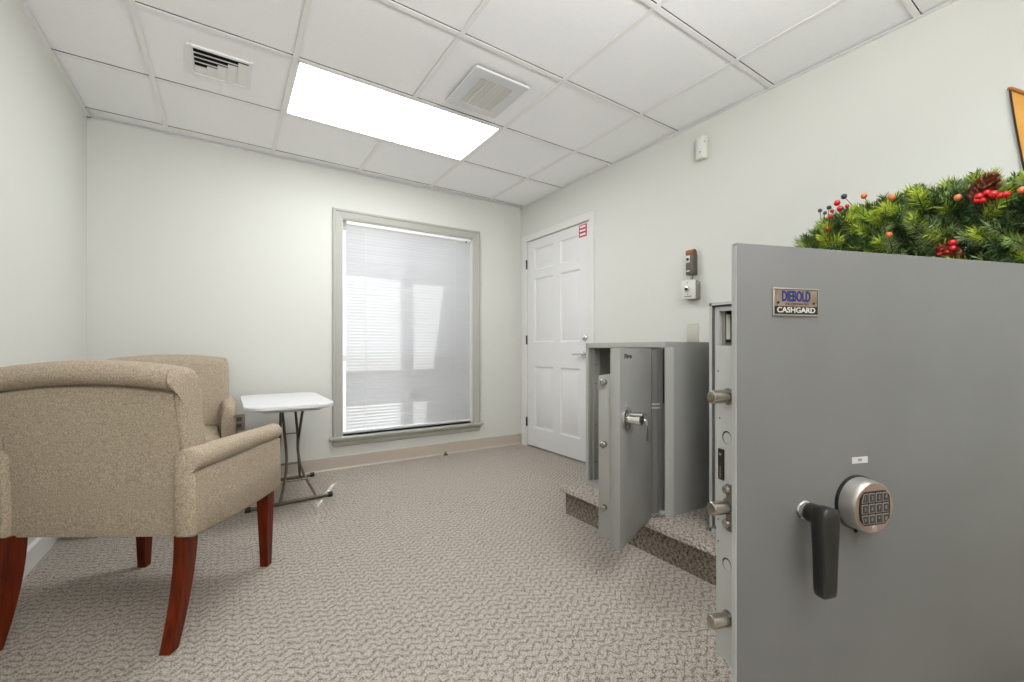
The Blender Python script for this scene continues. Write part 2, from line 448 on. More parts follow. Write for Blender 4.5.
for i in range(len(ybr)-1):
    for j in range(len(zbr)-1):
        if (ybr[i], ybr[i+1]) in pans_y and (zbr[j], zbr[j+1]) in pans_z: panel(ybr[i], ybr[i+1], zbr[j], zbr[j+1])
        else:
            b._tag([b.bm.faces.new(b.verts([(sx, ybr[i], zbr[j]), (sx, ybr[i+1], zbr[j]), (sx, ybr[i+1], zbr[j+1]), (sx, ybr[i], zbr[j+1])]))], M_['door'])
for (p, q) in (((dl, .012), (dl, 2.04)), ((dr, .012), (dr, 2.04)), ((dl, 2.04), (dr, 2.04)), ((dl, .012), (dr, .012))):
    b._tag([b.bm.faces.new(b.verts([(sx, *p), (sx, *q), (sx+.02, *q), (sx+.02, *p)]))], M_['door'])
bmesh.ops.remove_doubles(b.bm, verts=b.bm.verts, dist=.0002)
b.build('door_leaf', door)
b = MB(); b.box((XR+.05, dl-.05, 0), (XR+.07, dr+.05, 2.1), M_['dark']); b.build('door_stop_strip', door)
b = MB()
cprof = [(0, 0), (0, -.014), (.012, -.018), (.045, -.016), (.060, -.016), (.064, 0)]
def yz(b, A): return [(XR+y, x, z) for x, y, z in A]
for side in ('L', 'R', 'T'):
    A, B = [], []
    for d, y in cprof:
        d2 = d + .001
        if side == 'L': A.append((XR+y, dr+.015+d2, 0)); B.append((XR+y, dr+.015+d2, dz1+d2))
        if side == 'R': A.append((XR+y, dl-.008-d2, 0)); B.append((XR+y, dl-.008-d2, dz1+d2))
        if side == 'T': A.append((XR+y, dr+.015+d2, dz1+d2)); B.append((XR+y, dl-.008-d2, dz1+d2))
    b.loft([A, B], M_['white_trim'], sm=False)
b.build('door_casing', door)
for z in (1.818, 1.061, .243):
    b = MB(); b.cyl((XR-.008, dr+.007, z-.045), (XR-.008, dr+.007, z+.045), .0085, M_['bronze_hinge'], n=10); b.build('hinge', door, label='dark bronze hinge')
b = MB()
ky = 2.722; b.lathe((sx, ky, .925), (-1, 0, 0), [(0, .033), (.006, .033), (.010, .028), (.012, .014), (.045, .012), (.055, .012)], M_['chrome'])
b.tube([(sx-.048, ky, .925), (sx-.052, ky+.02, .925), (sx-.050, ky+.06, .927), (sx-.044, ky+.11, .924)], [.011, .011, .009, .008], M_['chrome'])
b.build('door_handle', door, label='chrome lever handle')
b = MB(); b.lathe((sx, ky, 1.068), (-1, 0, 0), [(0, .031), (.008, .031), (.014, .026), (.016, .012), (.030, .011)], M_['chrome'])
b.box((sx-.032, ky-.004, 1.048), (sx-.018, ky+.004, 1.088), M_['chrome'], .002); b.build('deadbolt', door, label='chrome deadbolt turn')
# red and white notice at the top corner of the door
b = MB(); y0, y1, z0, z1 = 2.712, 2.792, 1.945, 2.055
px = sx-.0015
b.box((px, 2.700, 1.925), (sx, 2.796, 2.030), M_['red'])
for za, zb_ in ((2.003, 2.021), (1.972, 1.988), (1.938, 1.956)):
    b.box((px-.0006, 2.714, za), (px, 2.786, zb_), M_['paper'])
b.build('door_notice', door, label='small red and white notice')

# ------------------------------------------------------------------ carpeted step along the right wall
ZP = .155
b = MB()
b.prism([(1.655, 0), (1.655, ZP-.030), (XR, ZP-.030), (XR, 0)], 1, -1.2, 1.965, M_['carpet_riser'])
b.prism([(1.632, ZP-.022), (1.637, ZP-.006), (1.652, ZP), (XR, ZP), (XR, ZP-.030), (1.648, ZP-.030), (1.636, ZP-.027)], 1, -1.2, 1.992, M_['carpet'])
struct(b.build('floor_step'), 'carpeted step the two safes stand on')

# ------------------------------------------------------------------ ceiling fittings
def ceiling_light(x0, y0):
    t = thing('ceiling_light', 'bright flat two by four ceiling light panel', 'ceiling light', (x0+T, y0+T/2, H))
    b = MB(); hx, hy = T, T/2
    for lo, hi in (((-hx+.012, -hy+.012, .0), (-hx+.024, hy-.012, .03)), ((hx-.024, -hy+.012, .0), (hx-.012, hy-.012, .03)),
                   ((-hx+.012, -hy+.012, .0), (hx-.012, -hy+.024, .03)), ((-hx+.012, hy-.024, .0), (hx-.012, hy-.012, .03))):
        b.box(lo, hi, M_['tee'])
    b.build('light_frame', t)
    b = MB(); b.box((-hx+.024, -hy+.024, .004), (hx-.024, hy-.024, .012), M_['lens']); b.build('light_lens', t)
    return t
ceiling_light(GX+T, GY-T)

# supply vent: nested L-shaped blades in a square opening
t = thing('supply_vent', 'white ceiling air vent with nested corner blades and dark slots', 'air vent', (0, 0, H))
b = MB(); vx0, vx1, vy0, vy1 = -.146, .098, 2.596, 2.838
for lo, hi in (((vx0-.012, vy0-.012, -.002), (vx0+.004, vy1+.012, .006)), ((vx1-.004, vy0-.012, -.002), (vx1+.012, vy1+.012, .006)),
               ((vx0, vy0-.012, -.002), (vx1, vy0+.004, .006)), ((vx0, vy1-.004, -.002), (vx1, vy1+.012, .006))):
    b.box(lo, hi, M_['tee'])
b.build('vent_frame', t)
b = MB()
b.box((vx0, vy0, .004), (vx1, vy1, .0055), M_['dark'])
for k in range(4):
    # nested L blades: corner at the near right, arms to the left and to the far side
    cx = vx1-.048-k*.044; cy = vy0+.026+k*.040
    A = [(vx0+.010, cy, -.006), (vx0+.010, cy+.002, -.006), (vx0+.010, cy+.030, .004), (vx0+.010, cy+.028, .004)]
    b.loft([A, [(cx, y, z) for _, y, z in A]], M_['tee'], sm=False)
    b.box((cx, cy, -.006), (cx+.003, vy1-.004, .004), M_['tee'])
    b.box((cx+.003, cy-.002, .001), (cx+.044 if k else vx1, vy1-.004, .0035), M_['tee'])
b.box((vx0+.010, cy+.026, .001), (cx, vy1-.004, .0035), M_['tee'])
b.box((vx0, vy0, .001), (vx0+.012, vy1, .0035), M_['tee'])
b.build('blade', t)

t = thing('exhaust_grille', 'square white exhaust fan grille standing proud of the ceiling tile', 'ceiling vent', (0, 0, H))
ex0, ex1, ey0, ey1 = 1.043, 1.370, 1.935, 2.310
b = MB()
fr = .062
for lo, hi in (((ex0, ey0, -.020), (ex0+fr, ey1, -.008)), ((ex1-fr, ey0, -.020), (ex1, ey1, -.008)), ((ex0+fr, ey0, -.020), (ex1-fr, ey0+fr, -.008)), ((ex0+fr, ey1-fr, -.020), (ex1-fr, ey1, -.008))):
    b.box(lo, hi, M_['plastic'])
b.box((ex0+.012, ey0+.012, -.008), (ex1-.012, ey1-.012, .006), M_['safe_in'])
b.build('grille_frame', t)
b = MB()
for k in range(22):
    y = ey0+fr + (ey1-ey0-2*fr)*(k+.5)/22
    b.box((ex0+fr, y-.0035, -.018), (ex1-fr, y+.0035, -.010), M_['offwhite'])
for k in range(1, 4):
    x = ex0+fr+(ex1-ex0-2*fr)*k/4; b.box((x-.003, ey0+fr, -.019), (x+.003, ey1-fr, -.009), M_['plastic'])
b.box((ex0+fr, ey0+fr, -.010), (ex1-fr, ey1-fr, -.008), M_['boxside'])
b.build('louvre', t)

# ------------------------------------------------------------------ small fittings on the right wall
t = thing('motion_sensor', 'small white motion sensor high on the right wall near the ceiling', 'sensor', (XR, 1.62, 2.237))
b = MB(); b.prism([(0, -.036), (-.030, -.036), (-.046, -.022), (-.046, .022), (-.030, .036), (0, .036)], 2, -.069, .069, M_['offwhite'], bev=.004); b.build('sensor_case', t)
b = MB(); b.prism([(-.045, -.020), (-.0485, -.012), (-.0485, .012), (-.045, .020)], 2, -.010, .045, M_['plastic']); b.build('sensor_lens', t)
b = MB(); b.cyl((-.036, -.031, .030), (-.038, -.033, .030), .003, M_['ink'], n=8); b.build('indicator', t)
b = MB(); b.cyl((-.046, -.008, -.030), (-.0475, -.008, -.030), .004, M_['ink'], n=8); b.build('indicator', t)

t = thing('key_switch_box', 'brown key switch box with a bronze cap above the pale round-knob box', 'switch', (XR, 1.686, 1.520))
b = MB(); b.box((-.050, -.027, -.074), (0, .027, .060), M_['devbox'], .004); b.build('switch_case', t)
b = MB(); b.box((-.053, -.004, .005), (-.049, .023, .050), M_['offwhite'], .001); b.cyl((-.053, .009, .026), (-.058, .009, .026), .009, M_['ink'], n=12); b.build('key_plate', t)
b = MB(); b.cyl((-.029, -.026, .068), (-.029, .026, .068), .022, M_['copper'], n=18); b.build('bronze_cap', t)
b = MB(); b.box((-.052, -.004, -.052), (-.0495, .020, -.045), M_['offwhite']); b.build('name_strip', t)
b = MB(); b.cyl((-.026, 0, -.074), (-.026, 0, -.112), .008, M_['steel'], n=12); b.cyl((-.026, 0, -.088), (-.026, 0, -.096), .011, M_['steel'], n=6); b.build('conduit_stub', t)
t = thing('control_box', 'pale wall box with a round knob under the brown key switch box', 'wall control', (XR, 1.684, 1.350))
b = MB(); b.box((-.060, -.046, -.058), (0, .046, .056), M_['boxside'], .003); b.build('box_body', t)
b = MB(); b.box((-.064, -.050, -.062), (-.058, .050, .060), M_['offwhite'], .002); b.build('face_plate', t)
b = MB(); b.lathe((-.064, .008, .004), (-1, 0, 0), [(0, .020), (.006, .020), (.012, .016), (.013, .012), (.018, .010)], M_['chrome'])
b.cyl((-.077, .004, .002), (-.083, .004, .002), .009, M_['ink'], n=12); b.build('knob', t)
b = MB(); b.box((-.0648, -.024, -.046), (-.0636, .030, -.042), M_['ink']); b.build('marking_line', t)
for z in (.044, -.030):
    b = MB(); b.cyl((-.064, .004, z), (-.066, .004, z), .003, M_['ink'], n=8); b.build('screw', t)
b = MB(); b.box((XR-.008, 1.652, 1.016), (XR, 1.735, 1.137), M_['blank'], .003); tag(b.build('blank_plate'), 'blank pale switch plate on the right wall just above the small safe', 'wall plate')
t = thing('wall_outlet', 'taupe wall outlet low on the far wall between chair and folding table', 'outlet'); t.matrix_world = BACK @ Matrix.Translation((.075-XR, 0, .440))
b = MB(); b.box((-.036, -.007, -.058), (.036, 0, .058), M_['taupe'], .003); b.build('cover_plate', t)
for z in (-.024, .024):
    b = MB(); b.box((-.016, -.009, z-.014), (.016, -.006, z+.014), M_['devbox'], .003); b.build('socket', t)
t = thing('door_stop', 'tiny metal door stop on the carpet by the far baseboard below the window', 'door stop', (1.655, 3.660, 0))
b = MB(); b.cyl((0, 0, 0), (0, 0, .008), .020, M_['bronze_hinge'], n=16); b.build('stop_base', t)
b = MB(); b.cyl((0, 0, .008), (0, 0, .022), .012, M_['steel'], n=16); b.ball((0, 0, .022), .012, M_['steel']); b.build('stop_head', t)

# ------------------------------------------------------------------ armchairs
def make_chair(label):
    t = thing('armchair', label, 'armchair', group='matching beige armchairs')
    # backrest: profile in y,z swept across x with an arched rolled top
    b = MB(); F = M_['fabric']
    e_ = [(.312, .74), (.310, .83), (.306, .91), (.300, .965), (.294, .992), (.2895, 1), (.2865, .82), (.2835, 1)]
    cols = [(-x, k) for x, k in e_] + [(-.278+.556*k/14, 1) for k in range(15)] + e_[::-1]
    rings = []
    for x, s_ in cols:
        zt = .934 - .020*(x/.27)**2 - (1-s_)*(.15 if s_ != .82 else .03)
        k = zt - .934
        P = [(-.262, .345), (-.268, .37), (-.274, .60), (-.298, .80+k), (-.304, .845+k), (-.290, .853+k), (-.316, .860+k), (-.334, .877+k), (-.338, .897+k),
             (-.328, .919+k), (-.304, .931+k), (-.264, .934+k), (-.234, .926+k), (-.214, .905+k), (-.206, .875+k), (-.200, .80+k), (-.175, .60), (-.158, .46), (-.158, .40), (-.175, .345)]
        cy = -.245
        rings.append([(x, cy+(y-cy)*(s_ if (s_ != .82 or y < cy) else 1), z) for y, z in P])
    b.loft(rings, F); b.build('backrest', t, angle=60)
    for s_ in (-1, 1):
        b = MB(); rings = []
        ysec = [(-.290, .84), (-.288, .93), (-.281, 1), (-.10, 1), (.10, 1), (.24, 1), (.262, .99), (.272, .95), (.276, .86)]
        for y, k in ysec:
            zt = .644 - .012*(y+.27)/.54; rr = .041 - .007*(y+.27)/.54
            zb = .345 - .008*(y+.27)/.54
            if y < -.265: zb += .006
            bow = .010*math.sin(PI*min(1, max(0, (y+.27)/.54)))
            off = .004+.024*(1-(y+.29)/.56)
            P = [(.250, zb), (.303+bow, zb), (.315+bow, zb+.014), (.316+bow, .46), (.313+bow*.6, zt-2.05*rr), (.304, zt-1.95*rr)]
            cx, cz = .286, zt-rr
            for a in (-42, -15, 15, 45, 70, 95, 120, 150, 175, 200):
                P.append((cx+rr*1.05*math.cos(R(a)), cz+rr*math.sin(R(a))))
            P += [(.246, zt-1.6*rr), (.244, .50), (.244, .40)]
            mx_, mz = .285, .50
            rings.append([(s_*(off+mx_+(x-mx_)*k), y, mz+(z-mz)*(k*.25+.75)) for x, z in P])
        b.loft(rings, F); b.build('armrest', t, angle=50)
    b = MB(); rings = []
    for y, k, dz in ((-.165, .97, -.02), (-.15, 1, -.005), (.0, 1, .004), (.20, 1, 0), (.255, 1, -.012), (.278, .985, -.035), (.286, .965, -.06)):
        w = .250*k
        P = [(-w, .40), (-w, .44), (-w+.012, .472+dz), (-w*.6, .482+dz), (0, .486+dz), (w*.6, .482+dz), (w-.012, .472+dz), (w, .44), (w, .40)]
        rings.append([(x, y, z) for x, z in P])
    b.loft(rings, F); b.build('seat', t, angle=50)
    b = MB(); b.box((-.256, -.25, .348), (.256, .272, .402), F, .012); b.build('seat_frame', t)
    W = M_['leg']
    for s_ in (-1, 1):
        b = MB(); rings = []      # rear leg: sweeps backwards to the floor
        for k in range(9):
            f = k/8; z = .352*(1-f); y = -.252 - .066*f**1.9; hw = .0215-.004*f; hd = .026-.008*f; x = s_*(.2865-.006*f)
            rings.append([(x-hw, y-hd, z), (x+hw, y-hd, z), (x+hw, y+hd, z), (x-hw, y+hd, z)])
        b.loft(rings, W, sm=False); b.build('leg', t, angle=25)
        b = MB(); rings = []
        for f in (0, .3, 1):
            z = .342*(1-f); hw = .026-.010*f; x = s_*(.268+.002*f); y = .238
            rings.append([(x-hw, y-hw, z), (x+hw, y-hw, z), (x+hw, y+hw, z), (x-hw, y+hw, z)])
        b.loft(rings, W, sm=False); b.build('leg', t, angle=25)
    return t
ch = make_chair('beige armchair nearest the camera, its back and arched rolled top turned to us')
ch.location = (-.211, 2.203, 0); ch.rotation_euler = (0, 0, R(-33.6))
c2 = copy_tree(ch); c2['label'] = 'beige armchair against the far wall, half hidden behind the nearer armchair'
c2.location = (-.288, 3.342, 0); c2.rotation_euler = (0, 0, R(180+3))

# ------------------------------------------------------------------ folding table
t = thing('folding_table', 'small white folding table with bronze crossed legs, between the armchairs and the window', 'folding table', (.335, 3.32, 0))
def tp(pts): return [(x-.335, y-3.32, z) for x, y, z in pts]
b = MB()
def rrect(x0, x1, y0, y1, r, n=6, bow=0):
    P = []
    for cx, cy, a0 in ((x1-r, y1-r, 0), (x0+r, y1-r, 90), (x0+r, y0+r, 180), (x1-r, y0+r, 270)):
        for k in range(n+1):
            a = R(a0+90*k/n); P.append((cx+r*math.cos(a), cy+r*math.sin(a)))
    return P
TZ = .648
rings = []
for z, ins in ((TZ-.026, .006), (TZ-.022, .0), (TZ-.005, .0), (TZ-.001, .003), (TZ, .009)):
    rings.append(tp([(x, y, z) for x, y in rrect(.076+ins, .548-ins, 2.775+ins, 3.600-ins, .10)]))
b.loft(rings, M_['plastic']); b.build('tabletop', t, angle=40)
b = MB(); b.box((.17-.335, 2.83-3.32, TZ-.044), (.47-.335, 3.54-3.32, TZ-.0265), M_['plastic'], .004); b.build('underside_rib', t)
def smooth(pts, n=5):
    P = [Vector(p) for p in pts]; out = []
    for i in range(len(P)-1):
        p0 = P[max(i-1, 0)]; p1 = P[i]; p2 = P[i+1]; p3 = P[min(i+2, len(P)-1)]
        for k in range(n):
            u = k/n
            out.append(.5*((2*p1)+(p2-p0)*u+(2*p0-5*p1+4*p2-p3)*u*u+(3*p1-p0-3*p2+p3)*u**3))
    out.append(P[-1]); return [tuple(p) for p in out]
FB = [(.271, 3.036, .022), (.306, 3.13, .125), (.326, 3.22, .243), (.324, 3.34, .42), (.317, 3.47, .608)]
FC = [(.479, 3.058, .022), (.435, 3.12, .11), (.408, 3.18, .19), (.396, 3.25, .29), (.404, 3.33, .39), (.400, 3.47, .608)]
RA = [(.300, 3.598, .022), (.302, 3.50, .14), (.302, 3.42, .24), (.296, 3.30, .40), (.284, 3.12, .608)]
RD = [(.452, 3.606, .022), (.430, 3.48, .17), (.414, 3.39, .29), (.410, 3.30, .39), (.413, 3.12, .608)]
for leg, bar, zc_, capx in ((((FB, FC)), ((.105, 3.030), (.560, 3.060)), None, 0), (((RA, RD)), ((.090, 3.592), (.535, 3.614)), None, 0)):
    b = MB()
    for P in leg: b.tube(tp(smooth(P)), .0085, M_['tube'], n=10)
    (xa, ya), (xb, yb_) = bar
    b.tube(tp([(xa, ya, .016), (xb, yb_, .016)]), .0115, M_['tube'], n=10)
    q0, q1 = (leg[0][1], leg[1][1])
    zc_ = .125 if leg[0] is FB else .150
    def at(P, z):
        for p, q in zip(P, P[1:]):
            if p[2] <= z <= q[2]:
                f = (z-p[2])/(q[2]-p[2]); return tuple(p[i]+(q[i]-p[i])*f for i in range(3))
    b.tube(tp([at(leg[0], zc_), at(leg[1], zc_)]), .008, M_['tube'], n=8)
    b.tube(tp([(leg[0][-1][0]-.02, leg[0][-1][1], .612), (leg[1][-1][0]+.02, leg[1][-1][1], .612)]), .008, M_['tube'], n=8)
    lo = b.build('leg_frame', t)
    for (x, y), d in (((xa, ya), -1), ((xb, yb_), 1)):
        b = MB(); b.cyl(*tp([(x-.012*d, y, .0165), (x+.016*d, y, .0165)]), .0165, M_['rubber'], n=14); o = b.build('end_cap', lo, label='black rubber end cap')
b = MB(); b.tube(tp([(.318, 3.325, .395), (.408, 3.32, .395)]), .0035, M_['tube'], n=8); b.build('pivot_rod', t)

# ------------------------------------------------------------------ small safe
t = thing('small_safe', 'smaller grey safe with its thick door swung open, on the carpeted step', 'safe', (1.757, 1.327, ZP), R(-3.5))
SW, SD, SH = .612, .50, .850
b = MB(); S = M_['safe2']
b.prism([(0, .012), (.042, 0), (SD, 0), (SD, .05), (0, .05)], 2, 0, SH, S)            # near side with the chamfered corner
b.box((0, SW-.028, 0), (SD, SW, SH), S); b.box((SD-.03, .05, 0), (SD, SW-.028, SH), S)
b.box((0, .05, 0), (SD-.03, SW-.028, .030), S); b.box((0, .05, SH-.030), (SD-.03, SW-.028, SH), S)
b.build('safe_body', t)
b = MB()      # lighter front lip round the opening
b.box((-.004, SW-.022, 0), (.001, SW, SH), M_['lip2']); b.box((-.004, .012, SH-.026), (.001, SW, SH), M_['lip2'])
b.box((-.004, .012, 0), (.001, SW, .022), M_['lip2'])
b.prism([(-.004, .012), (.040, -.003), (.044, 0), (0, .016)], 2, 0.0, SH-.026, M_['lip2'])
b.build('front_lip', t)
b = MB()      # interior lining and inner far jamb
b.box((.06, .051, .031), (SD-.031, .056, SH-.031), M_['safe_in']); b.box((.06, SW-.034, .031), (SD-.031, SW-.029, SH-.031), M_['safe_in'])
b.box((SD-.036, .056, .031), (SD-.031, SW-.034, SH-.031), M_['safe_in'])
b.box((.022, SW-.046, .031), (.066, SW-.029, SH-.031), S)
for z in (.14, .36, .61, .72): b.cyl((.035, SW-.047, z), (.035, SW-.045, z), .004, M_['ink'], n=8)
b.build('interior_lining', t)
inv = t.matrix_world.inverted() if False else None
# door, hinged on the near side and open about 112 degrees
dr_ = thing('safe_door', None, None); dr_.parent = t
DM = Matrix.Translation((1.296, 1.204, .163)) @ Matrix.Rotation(R(21.8), 4, 'Z')
TM = Matrix.Translation((1.757, 1.327, ZP)) @ Matrix.Rotation(R(-3.5), 4, 'Z')
bpy.data.objects.remove(dr_)
DH = .973-.163; DW = .405
b = MB()
b.box((0, 0, 0), (DW, .042, DH), S, .002)
b.box((.006, .042, .030), (DW-.03, .096, DH-.112), S, .002)
sd = b.build('safe_door', t); sd.matrix_parent_inverse = TM.inverted(); sd.matrix_basis = DM
for z in (.712, .455, .175):
    b = MB(); zz = z - .0
    b.lathe((.006, .068, 0), (-1, 0, 0), [(0, .0125), (.022, .0125), (.024, .0105), (.0245, .0075)], M_['steel'], n=20)
    o = b.build('locking_bolt', sd, label='round steel locking bolt'); o.location = (0, 0, {.712: .672, .455: .418, .175: .160}[z])
b = MB()      # chrome dial with a key in it
dx, dz = .066, .520
b.lathe((dx, 0, dz), (0, -1, 0), [(0, .045), (.008, .045), (.014, .038), (.016, .022), (.048, .021), (.050, .0245), (.064, .0245), (.066, .020)], M_['chrome'], n=32)
b.lathe((dx, -.066, dz), (0, -1, 0), [(0, .019), (.004, .017)], M_['blackplate'], n=24)
b.box((dx-.022, -.076, dz+.018), (dx+.030, -.018, dz+.027), M_['chrome'], .003)
b.build('combination_dial', sd, label='chrome dial lock')
b = MB()
b.tube([(dx+.014, -.070, dz+.0), (dx+.016, -.082, dz-.004), (dx+.017, -.084, dz-.02), (dx+.012, -.082, dz-.028)], .003, M_['chrome'], n=8)
b.box((dx+.006, -.086, dz-.085), (dx+.018, -.082, dz-.026), M_['steel'], .001)
b.box((dx+.020, -.080, dz-.078), (dx+.030, -.076, dz-.020), M_['steel'], .001)
b.build('key', sd, label='key hanging from the dial')
b = MB(); TX = Matrix.Translation((.075, -.0005, DH-.030)) @ Matrix.Rotation(R(90), 4, 'X')
b.text('Fire', .026, M_['ink'], Matrix.Translation((.046, -.0006, DH-.034)) @ Matrix.Rotation(R(90), 4, 'X'), ext=.0005, align='LEFT', sx=2.1, bold=.03)
b.build('maker_mark', sd, label='small black maker mark')
b = MB(); b.box((.052, -.0012, dz+.052), (.078, 0, dz+.058), M_['safe_edge']); b.box((.050, -.0012, dz+.064), (.070, 0, dz+.068), M_['safe_edge']); b.build('index_mark', sd)
# hinge column between door and body
b = MB()
b.cyl((-.052, .042, .030), (-.052, .042, SH-.035), .030, M_['hinge_shade'], n=20)  # column coloured darker to imitate the shade it stands in
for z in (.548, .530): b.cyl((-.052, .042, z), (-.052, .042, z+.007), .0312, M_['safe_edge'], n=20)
b.box((-.052, .030, .03), (-.003, .060, SH-.036), M_['hinge_shade'])
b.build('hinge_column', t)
b = MB(); b.box((-.003, .018, .030), (.001, .052, SH-.032), M_['hinge_shade']); b.box((-.0035, .019, .55), (-.0028, .026, SH-.032), M_['dark']); b.build('jamb_shade', t)  # added dark strip painting the door's shade onto the near jamb
b = MB(); b.box((-.030, .012, .012), (.04, .046, .030), M_['safe_edge'], .003); b.build('hinge_foot', t)

# ------------------------------------------------------------------ large safe
BX, BY0, BY1, BD, BH = 1.785, .03, 1.125, .655, 1.020
S = M_['safe']
t = thing('large_safe', 'large grey safe with its wide keypad door swung open toward the camera', 'safe', (BX, BY1, ZP))
W = BY1-BY0
b = MB()
b.box((0, -.012, 0), (BD, 0, BH), S); b.box((0, -W, 0), (BD, -W+.012, BH), S); b.box((BD-.03, -W+.012, 0), (BD, -.012, BH), S)
b.box((0, -W+.012, 0), (BD-.03, -.012, .030), S); b.box((0, -W+.012, BH-.012), (BD-.03, -.012, BH), S)
b.build('safe_body', t)
b = MB()
b.box((-.003, -.012, 0), (.001, 0, BH), M_['safe_edge']); b.box((-.003, -W, BH-.012), (.001, 0, BH), M_['safe_edge'])
b.box((-.003, -W, 0), (.001, -.0, .018), M_['safe_edge']); b.box((-.003, -W, 0), (.001, -W+.012, BH), M_['safe_edge'])
b.build('front_lip', t)
b = MB()      # stepped inner frame and lining
b.box((.010, -.040, .03), (.030, -.0185, BH-.019), M_['safe_edge']); b.box((.010, -W+.019, .03), (.03, -W+.04, BH-.019), M_['safe_edge'])
b.box((.010, -W+.04, BH-.038), (.03, -.04, BH-.019), M_['safe_edge'])
b.box((.03, -.055, .03), (BD-.03, -.0125, BH-.013), M_['safe_in']); b.box((BD-.036, -W+.013, .03), (BD-.031, -.048, BH-.013), M_['safe_in'])
b.box((.08, -W+.013, .03), (BD-.03, -W+.04, BH-.013), M_['safe_in'])
b.build('interior_frame', t)
b = MB(); b.box((.06, -W+.041, .812), (BD-.04, -.049, .826), M_['safe_in']); b.build('interior_shelf', t)
b = MB(); b.box((.031, -.060, .845), (.20, -.0555, .985), M_['blackplate']); b.box((.032, -.063, .858), (.058, -.0595, .968), M_['offwhite']); b.build('interior_panel', t, label='white panel inside the safe')
# the door
TM = Matrix.Translation((BX, BY1, ZP))
DM = Matrix.Translation((.721, .4036, .262)) @ Matrix.Rotation(R(-19.8), 4, 'Z')
PZ = 1.152-.262; PW = 1.045
b = MB()
b.box((0, 0, 0), (PW, .012, PZ), S, .0015)
b.box((.002, .012, 0.001), (PW-.002, .0125, PZ-.001), M_['safe_edge'])
bd = b.build('safe_door', t); bd.matrix_parent_inverse = TM.inverted(); bd.matrix_basis = DM
z0 = .262
b = MB(); b.box((.003, .0126, .414-z0), (PW-.06, .056, .976-z0), M_['safe_edge'], .001)
for z, r in ((.813, .0115), (.588, .011)): b.cyl((.0032, .028, z-z0), (.0026, .028, z-z0), r, M_['ink'], n=20); b.cyl((.0032, .0265, z-z0-.001), (.0022, .0265, z-z0-.001), r*.86, M_['safe_edge'], n=20)  # offset discs leave dark crescents, painted shade of recessed holes
for z, y in ((.845, .046), (.62, .05), (.66, .05), (.93, .05)): b.cyl((.0032, y, z-z0), (.0025, y, z-z0), .0016, M_['ink'], n=8)
b.build('bolt_block', bd, label='pale bolt work block behind the door plate')
b = MB()      # light grey strip along the free edge of the plate
b.box((-.0012, .0008, .004), (.0, .0112, PZ-.004), M_['safe_edge']); b.build('door_edge', bd)
for z in (.886, .691, .493):
    b = MB(); b.lathe((.0035, .0245, z-z0), (-1, 0, 0), [(0, .0148), (.0012, .0148), (.0013, .0118), (.035, .0118), (.0365, .0105), (.037, .007)], M_['steel'], n=26)
    b.build('locking_bolt', bd, label='thick round steel locking bolt')
b = MB()
b.box((-.001, .0135, .650-z0), (.003, .0265, .732-z0), M_['devbox'], .001)
for z in (.722, .662): b.lathe((-.001, .0235, z-z0), (-1, 0, 0), [(0, .0085), (.004, .0075), (.006, .004)], M_['steel'], n=16)
b.build('bolt_plate', bd)
b = MB(); b.box((.0, .034, .735-z0), (.0032, .047, .790-z0), M_['black']); b.box((-.001, .038, .738-z0), (.0, .042, .760-z0), M_['chrome']); b.box((-.001, .037, .778-z0), (.0, .044, .783-z0), M_['chrome'])
b.build('lock_slot', bd)
# lever handle
b = MB(); hx, hz = .140, .683-z0
b.lathe((hx, 0, hz), (0, -1, 0), [(0, .0165), (.003, .0165), (.0035, .0145), (.026, .0145)], M_['chrome'], n=24)
hd = b.build('lever_handle', bd, label='black lever handle on a chrome post')
b = MB()
b.lathe((hx, -.013, hz), (0, -1, 0), [(0, .0160), (.002, .0172), (.020, .0172), (.022, .016)], M_['black'], n=24)
rings = []
for z, hw, y0, y1 in ((.0185, .008, -.033, -.053), (.016, .0145, -.030, -.056), (.006, .0185, -.029, -.0575), (-.010, .0190, -.029, -.0575), (-.06, .0165, -.030, -.0565), (-.120, .0150, -.031, -.055), (-.128, .0145, -.0315, -.0545), (-.132, .0125, -.0335, -.052)):
    P = []
    for k in range(16):
        a = 2*PI*k/16; ca, sa = math.cos(a), math.sin(a)
        sq = lambda v: math.copysign(abs(v)**.32, v)
        P.append((hx+hw*sq(ca), (y0+y1)/2+(y1-y0)/2*sq(sa), hz+z))
    rings.append(P)
b.loft(rings, M_['black']); b.build('lever_grip', hd, angle=50)
hd.parent = bd
# keypad
b = MB(); kx, kz = .262, .686-z0
b.lathe((kx, 0, kz), (0, -1, 0), [(0, .050), (.004, .050), (.005, .047)], M_['blackplate'], n=40)
b.lathe((kx, -.005, kz), (0, -1, 0), [(0, .0475), (.018, .0465), (.026, .0455), (.028, .0440)], M_['dial'], n=40, start_cap=False)
b.lathe((kx, -.0332, kz), (0, -1, 0), [(0, .0432), (.0006, .0430)], M_['dialface'], n=40)
b.cyl((kx-.004, -.002, kz-.051), (kx-.004, -.006, kz-.055), .003, M_['blackplate'], n=8)
